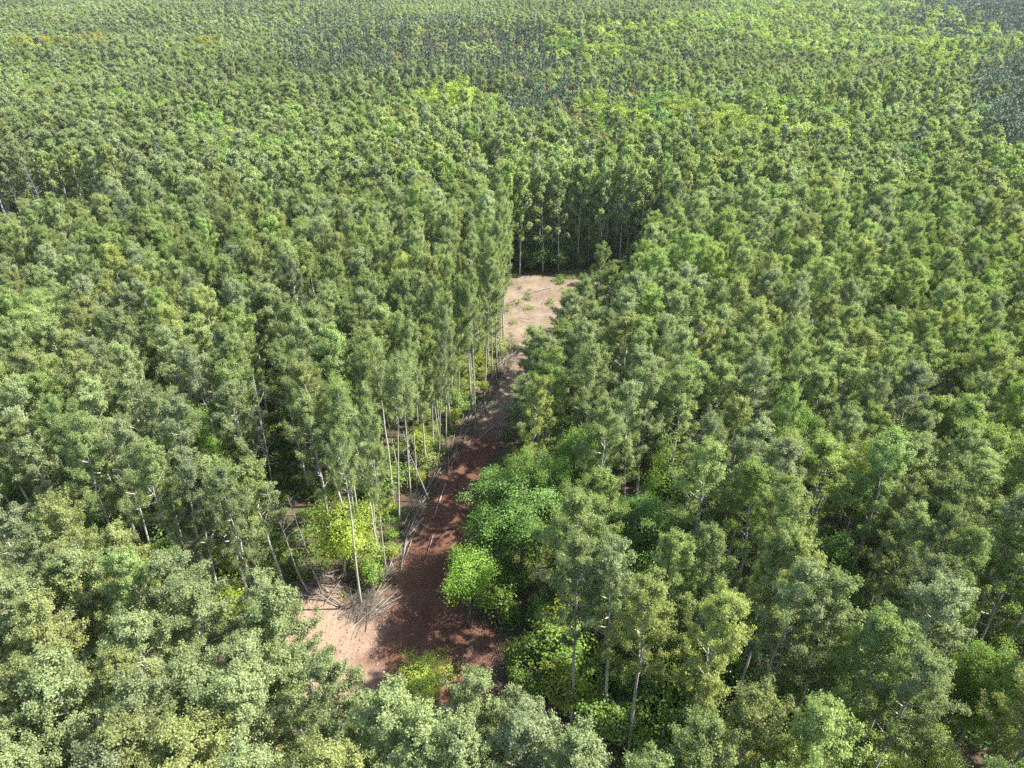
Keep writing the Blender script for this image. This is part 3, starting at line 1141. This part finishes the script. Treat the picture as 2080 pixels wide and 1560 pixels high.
for kd, lst in rest.items():
    if not lst: continue
    allk = ['maple', 'small'] if kd == 'maple' else [kd]
    shapes, base, meta = [], {}, []
    for k in allk:
        for l in (2, 1, 0):
            if (k, l) in SH:
                base[(k, l)] = (len(shapes), len(SH[(k, l)]))
                shapes += [s['al'] for s in SH[(k, l)]]
                meta += SH[(k, l)]
    pts, pick, turn, size, col = [], [], [], [], []
    for t in lst:
        l = lod_of(t)
        if (t['kind'], l) not in base: l = 2
        b0, n0 = base[(t['kind'], l)]
        p = b0 + random.randrange(n0)
        s = meta[p]
        pts.append((t['x'], t['y'], t['z'] - 0.05))
        pick.append(p)
        turn.append((random.gauss(0, 0.03), random.gauss(0, 0.03), random.uniform(0, 6.283)))
        sx = t['rs'] if t['kind'] in ('aspen', 'spruce', 'pine') else t['rs'] / s['R']
        size.append((sx, sx, t['h'] / s['H']))
        col.append(t['col'])
    nm = {'aspen': 'distant_aspens', 'maple': 'distant_maples', 'spruce': 'distant_spruces', 'pine': 'distant_pines'}[kd]
    scatter(nm, shapes, pts, pick, turn, size, col, {'aspen': 'unbroken grey-green aspen forest filling the upper half of the photo', 'maple': 'round bright green maple crowns scattered through the distant forest', 'spruce': 'narrow dark spruces mixed into the distant forest', 'pine': 'dark blue-green pine stand at the upper right'}[kd], 'forest')

# ------------------------------------------------------------------ young maples of the understory
YCOL = [LIME * 0.75, FRESH * 1.05, FRESH * 0.9, LIME * 0.6, DEEP * 1.4]
ycount = 0


def young(x, y, h, col):
    global ycount
    shs = SH[('young', 2)]
    s = random.choice(shs)
    e = bpy.data.objects.new('young_maple', None)
    COL.objects.link(e)
    a = mesh_obj('trunk', s['tr'], e)
    b = mesh_obj('crown', s['cr'], e)
    b['leaf_color'] = [float(v) for v in col]
    e.location = (x, y, -0.03)
    e.rotation_euler = (0, 0, random.uniform(0, 6.28))
    k = h / s['H']
    e.scale = (k * random.uniform(0.9, 1.4), k * random.uniform(0.9, 1.4), k)
    px, py, _ = project(x, y, h)
    t = dict(px=px, py=py, col=col, x=x, y=y, look=None)
    tag(e, label_for(t, 'sapling', ''), 'young maple', 'young maples under the aspens')
    ycount += 1


YP = []


def try_young(x, y, h, col):
    if open_ground(x, y, -1.2): return
    px, py, _ = project(x, y, h)
    if not (0 < px < 2080 and 0 < py < 1560): return
    if any((x - a) ** 2 + (y - b) ** 2 < 1.6 for a, b in YP): return
    YP.append((x, y))
    young(x, y, h, col)


for k in range(120):           # left edge of the road
    y = random.uniform(46, 96)
    rx = np.interp(y, [r[1] for r in ROAD], [r[0] for r in ROAD])
    try_young(rx - random.uniform(3.4, 7.5), y, random.uniform(2.0, 5.5), random.choice([LIME * 0.75, LIME * 0.5 + GREYG * 0.35, FRESH * 1.1, LIME * 0.3 + GREYG * 0.55]))
    if ycount > 40: break
for k in range(150):          # north of the gravel road, right of the yard
    x = random.uniform(1, 30)
    gy = np.interp(x, [g[0] for g in GRAVEL], [g[1] for g in GRAVEL])
    try_young(x, gy + random.uniform(3.2, 12), random.uniform(3, 7), random.choice(YCOL))
    if ycount > 130: break
for k in range(60):           # beside the foot of the great maple
    try_young(random.uniform(-1.5, 13), random.uniform(33, 50), random.uniform(2.5, 5), random.choice([FRESH, FRESH * 0.8, DEEP * 1.5]))
    if ycount > 140: break
for k in range(60):           # and left of it
    x = random.uniform(-48, -20)
    gy = np.interp(x, [g[0] for g in GRAVEL], [g[1] for g in GRAVEL])
    try_young(x, gy + random.uniform(3.2, 9), random.uniform(3, 7), random.choice(YCOL))
    if ycount > 165: break
for k in range(60):           # foot of the wall behind the far clearing
    try_young(random.uniform(-2, 22), random.uniform(121.5, 127), random.uniform(3, 8), random.choice([FRESH, DEEP * 1.4, FRESH * 0.8]))
    if ycount > 185: break
print('young', ycount)

# ------------------------------------------------------------------ dead trees
DEADS = []
for i in range(4):
    H = 14.0
    a, b = dead_shape(rng, H)
    DEADS.append((a.mesh('dead_trunk', [M_DEAD]), b.mesh('dead_branches', [M_DEAD])))
for i, (px, py, h, lx, ly, lk) in enumerate([
        (578, 962, 14, 0.05, -0.08, 'bare pale dead tree forking over the dark gap left of the yellow-green maple'),
        (612, 1000, 12, 0.03, -0.1, 'thin bare dead tree leaning in the dark gap'),
        (497, 748, 19, 0.0, 0.03, 'bare grey treetop poking out of the middle of the left woods'),
        (862, 880, 9, -0.1, -0.25, 'bent bare tree bowing over the left edge of the dirt road'),
        (1360, 930, 14, 0.0, 0.1, 'bare grey tree in the gap right of the road, above the dark green maple'),
        (1470, 1050, 15, 0.05, 0.1, 'twiggy dead tree among the aspens right of the dark green maple'),
        (1810, 1310, 13, 0.0, 0.0, 'bare twiggy tree in the dark gap at lower right'),
        (15, 1130, 7, 0.0, 0.0, 'small bare tree at the left edge beside the gravel road'),
        (60, 310, 18, 0.12, 0.0, 'tall white dead tree at the left edge of the far woods'),
        (1430, 640, 18, 0.0, 0.0, 'slim bare treetop among aspens right of the sandy clearing')]):
    x, y = unproject(px, py, h)
    e = bpy.data.objects.new('dead_tree', None)
    COL.objects.link(e)
    ma, mb = DEADS[i % 4]
    mesh_obj('trunk', ma, e)
    mesh_obj('branches', mb, e)
    e.location = (x, y, -0.05)
    e.rotation_euler = (lx, ly, 0)
    e.scale = (0.6, 0.6, h / 14.0)
    tag(e, lk, 'dead tree', 'dead trees in the forest')

# ------------------------------------------------------------------ felled poles, logs and brush along the road
LOGM = []
for i in range(5):
    m = MB()
    L = 1.0
    tt = np.linspace(-0.5, 0.5, 7)
    P = np.stack([tt, np.cumsum(rng.normal(0, 0.006, 7)), np.zeros(7)], 1)
    m.tube(P, np.linspace(0.075, 0.035, 7), 7)
    LOGM.append(m.mesh('log', [M_LOG if i % 2 else M_DEAD]))


def log(x, y, L, ang, tilt, r, z, label, cat='log'):
    o = mesh_obj('fallen_log' if r > 0.8 else 'felled_pole', random.choice(LOGM))
    o.location = (x, y, z)
    o.rotation_euler = (0, -tilt, ang)
    o.scale = (L, r, r)
    tag(o, label, cat, 'logs and poles felled beside the road')
    return o


HLOG = [((668, 1205), (640, 1180), 1.6, 'thick short log at the upper left of the dirt yard'), ((700, 1238), (662, 1210), 1.5, 'log lying across the top of the pale dirt yard'),
        ((625, 1187), (700, 1196), 1.1, 'dark log on the ground above the dirt yard'), ((690, 1195), (672, 1172), 1.1, 'slim log pointing away above the dirt yard'),
        ((905, 985), (880, 1058), 1.2, 'long pale pole lying along the left edge of the dirt road'), ((860, 1055), (800, 1130), 1.1, 'long pole at the left road edge beside the brush'),
        ((845, 1075), (815, 1165), 1.0, 'pole pointing down the road beside the brush'), ((880, 1090), (862, 1150), 0.9, 'pole lying on the red dirt at the left of the road'),
        ((790, 1180), (745, 1235), 1.3, 'pale log pointing at the brush heap by the yard'), ((765, 1215), (735, 1262), 1.1, 'pale pole at the tip of the brush heap by the yard'),
        ((1000, 870), (960, 905), 1.0, 'pole lying at the left edge of the upper road'), ((1080, 800), (1020, 835), 0.9, 'thin pole across the upper road'),
        ((1120, 585), (1060, 600), 1.0, 'pole lying on the sandy clearing'), ((1330, 1545), (1395, 1530), 1.3, 'pale fallen trunk at the bottom edge right of centre'),
        ((1290, 1555), (1350, 1535), 1.0, 'second fallen trunk at the bottom edge right of centre')]
for (a, b, r, lb) in HLOG:
    x0, y0 = unproject(*a)
    x1, y1 = unproject(*b)
    log((x0 + x1) / 2, (y0 + y1) / 2, math.hypot(x1 - x0, y1 - y0), math.atan2(y1 - y0, x1 - x0), 0.02, r, 0.12 + random.uniform(0, 0.15), lb)
nlog = 0
for k in range(110):
    u = random.random()
    if u < 0.55:          # windrow along the left road edge
        y = random.uniform(47, 92)
        rx = np.interp(y, [r[1] for r in ROAD], [r[0] for r in ROAD])
        x = rx - random.uniform(2.1, 3.6)
        ang = math.pi / 2 - 0.2 + random.gauss(0, 0.35)
        wh = 'in the windrow by the road'
    elif u < 0.8:         # the heap at the corner of the yard
        x, y = random.gauss(-13.2, 0.9), random.gauss(43.9, 0.9)
        ang = random.uniform(0.5, 1.6)
        wh = 'in the yard corner heap'
    elif u < 0.9:
        x, y = random.uniform(-19, -14), random.uniform(44.5, 48)
        ang = random.uniform(0, 3.14)
        wh = 'above the pale dirt yard'
    else:
        x, y = random.uniform(-1, 16), random.uniform(88, 119)
        ang = random.gauss(0.1, 0.5)
        wh = 'on the sandy clearing'
    L = random.uniform(1.5, 4.5)
    px, py, _ = project(x, y, 0.2)
    a, b = place_words(px, py)
    lb = f"thin pole {wh}, {a:.0f} percent across, {b:.0f} down"
    if lb in USED:
        lb = f"thin pole {wh}, {a:.1f} percent across, {b:.1f} down"
        if lb in USED: continue
    USED.add(lb)
    tl = random.uniform(0, 0.22)
    log(x, y, L, ang, tl, random.uniform(0.45, 0.8), 0.08 + L * math.sin(tl) * 0.5 + random.uniform(0, 0.2), lb, 'pole')

# fine twigs: nobody could count them
tw = MB()


def twigs(n, fx):
    for _ in range(n):
        x, y, zt = fx()
        L = random.uniform(0.4, 1.8)
        an = random.uniform(0, 6.28)
        dz = random.uniform(-0.1, 0.35) * L
        z = random.uniform(0.03, zt)
        p0 = np.array([x, y, z])
        p1 = p0 + [math.cos(an) * L, math.sin(an) * L, dz]
        pm = (p0 + p1) / 2 + rng.normal(0, 0.08, 3)
        P = np.stack([p0, pm, p1])
        P[:, 2] = np.maximum(P[:, 2], 0.015)
        tw.tube(P, [0.017, 0.012, 0.006], 3)


def rowpt():
    y = random.uniform(46, 95)
    rx = np.interp(y, [r[1] for r in ROAD], [r[0] for r in ROAD])
    return rx - (3.1 if y < 62 else 2.3) + random.gauss(0, 0.7), y, 0.5


twigs(1700, rowpt)
twigs(620, lambda: (random.gauss(-13.0, 0.75), random.gauss(43.9, 0.8), 0.7))
twigs(500, lambda: (random.uniform(-20, -13), random.uniform(44.5, 49), 0.25))
twigs(500, lambda: (random.uniform(-1, 17), random.uniform(88, 121), 0.12))
twigs(250, lambda: (random.uniform(-4, 0.5), random.uniform(35, 41), 0.15))
twigs(300, lambda: (random.uniform(0, 12), random.uniform(24, 32), 0.2))
tag(mesh_obj('brush', tw.mesh('brush', [M_LOG])), 'tangle of cut twigs and slash along the left edge of the dirt road', 'brush', kind='stuff')

# ------------------------------------------------------------------ undergrowth
UG = []
for i in range(5):
    m = MB()
    n = 110
    r = rng.uniform(0.35, 0.6)
    cc_ = rng.normal(0, 1, (n, 3)) * [r * 0.6, r * 0.6, 0.14] + [0, 0, 0.28]
    cc_[:, 2] = np.maximum(cc_[:, 2], 0.04)
    m.leaves(cc_, rng.normal(0, 0.5, (n, 3)) + [0, 0, 1], 0.12 * rng.uniform(0.6, 1.5, n), 0.8, np.clip(0.5 + rng.normal(0, 0.2, n), 0, 1.2), 0)
    UG.append(m.mesh('herb', [M_BROAD]))
pts, pick, turn, size, col = [], [], [], [], []
for _ in range(38000):
    y = math.sqrt(random.uniform(18 ** 2, 180 ** 2))
    x = random.uniform(-1, 1) * (0.76 * (y * CP + 20) + 6)
    if polydist(GRAVEL, x, y) < 2.6: continue
    on_open = y > 34 and (polydist(ROAD, x, y) < 2.7 or edge_out(PAD, x, y, -0.2))
    if on_open or inside(PAD, x, y): continue
    if inside(CLEAR, x, y):
        if random.random() > (0.10 if y < 117.5 else 0.7): continue
    rx = np.interp(y, [r[1] for r in ROAD], [r[0] for r in ROAD])
    if 40 < y < 92 and -4.6 < x - rx < -2 and random.random() < 0.7: continue
    if vnoise(x, y, 3.1, 4) < -0.25 and random.random() < 0.8: continue
    pts.append((x, y, float(hill(x, y))))
    pick.append(random.randrange(5))
    turn.append((0, 0, random.uniform(0, 6.28)))
    s = random.uniform(0.6, 1.7)
    size.append((s, s, s * random.uniform(0.7, 1.4)))
    col.append(random.choice([FRESH, DEEP * 1.3, OLIVE, LIME * 0.6, FRESH * 0.8]) * random.uniform(0.7, 1.2))
scatter('undergrowth', UG, pts, pick, turn, size, col, 'low leafy green undergrowth covering the forest floor', 'undergrowth')

# ------------------------------------------------------------------ clods, stones and chips on the bare soil
M_CLOD = leaf_material('soil_clods', 0.0, 0.95, 0.1)
CL = []
for i in range(5):
    import bmesh
    bm = bmesh.new()
    bmesh.ops.create_icosphere(bm, subdivisions=1, radius=0.5)
    for v in bm.verts:
        v.co *= random.uniform(0.65, 1.2)
        v.co.z = v.co.z * 0.55 + 0.12
    me = bpy.data.meshes.new('clod')
    bm.to_mesh(me)
    bm.free()
    me.materials.append(M_CLOD)
    a = me.attributes.new('tone', 'FLOAT', 'FACE')
    a.data.foreach_set('value', np.full(len(me.polygons), 0.38, np.float32))
    CL.append(me)
pts, pick, turn, size, col = [], [], [], [], []
for _ in range(9000):
    u = random.random()
    if u < 0.45:
        x, y = random.uniform(-22, 0), random.uniform(33, 48)
        if not inside(PAD, x, y): continue
    elif u < 0.8:
        y = random.uniform(36, 92)
        rx = float(np.interp(y, [r[1] for r in ROAD], [r[0] for r in ROAD]))
        x = rx + random.choice([-1, 1]) * random.uniform(0.3, 1) ** 0.4 * 2.6
    else:
        x, y = random.uniform(-2, 27), random.uniform(88, 121)
        if not inside(CLEAR, x, y): continue
    if vnoise(x, y, 1.3, 7) < 0.05 and random.random() < 0.75: continue
    pts.append((x, y, 0.02))
    pick.append(random.randrange(5))
    turn.append((0, 0, random.uniform(0, 6.28)))
    s_ = 0.04 + 0.20 * random.random() ** 4
    size.append((s_ * random.uniform(0.7, 2.0), s_, s_))
    cc_ = np.array([0.15, 0.075, 0.05]) if x > -11 and y < 78 else np.array([0.26, 0.19, 0.14])
    col.append(cc_ * random.uniform(0.5, 1.3))
scatter('soil_clods', CL, pts, pick, turn, size, col, 'clods, stones and chips lying on the bare soil of yard and road', 'clods')

# ------------------------------------------------------------------ thin summer haze over the forest
HAZE = 0.00009
if HAZE:
    m, nt, out = newmat('haze_air')
    v = N(nt, 'ShaderNodeVolumePrincipled')
    v.inputs['Color'].default_value = (0.90, 0.94, 1.0, 1)
    v.inputs['Density'].default_value = HAZE
    v.inputs['Anisotropy'].default_value = 0.3
    nt.links.new(v.outputs[0], out.inputs['Volume'])
    hb = MB()
    x0, x1, y0, y1, z0, z1 = -6100, 6100, -2100, 6100, -12, 62
    hb.v.append(np.array([[x0, y0, z0], [x1, y0, z0], [x1, y1, z0], [x0, y1, z0], [x0, y0, z1], [x1, y0, z1], [x1, y1, z1], [x0, y1, z1]], float))
    hb.n = 8
    hb.f4.append(np.array([[0, 3, 2, 1], [4, 5, 6, 7], [0, 1, 5, 4], [1, 2, 6, 5], [2, 3, 7, 6], [3, 0, 4, 7]]))
    hb.m4.append(np.zeros(6))
    hb.t4.append(np.full(6, 0.5))
    tag(mesh_obj('haze', hb.mesh('haze', [m])), 'thin pale summer haze over the forest', 'haze', kind='stuff')
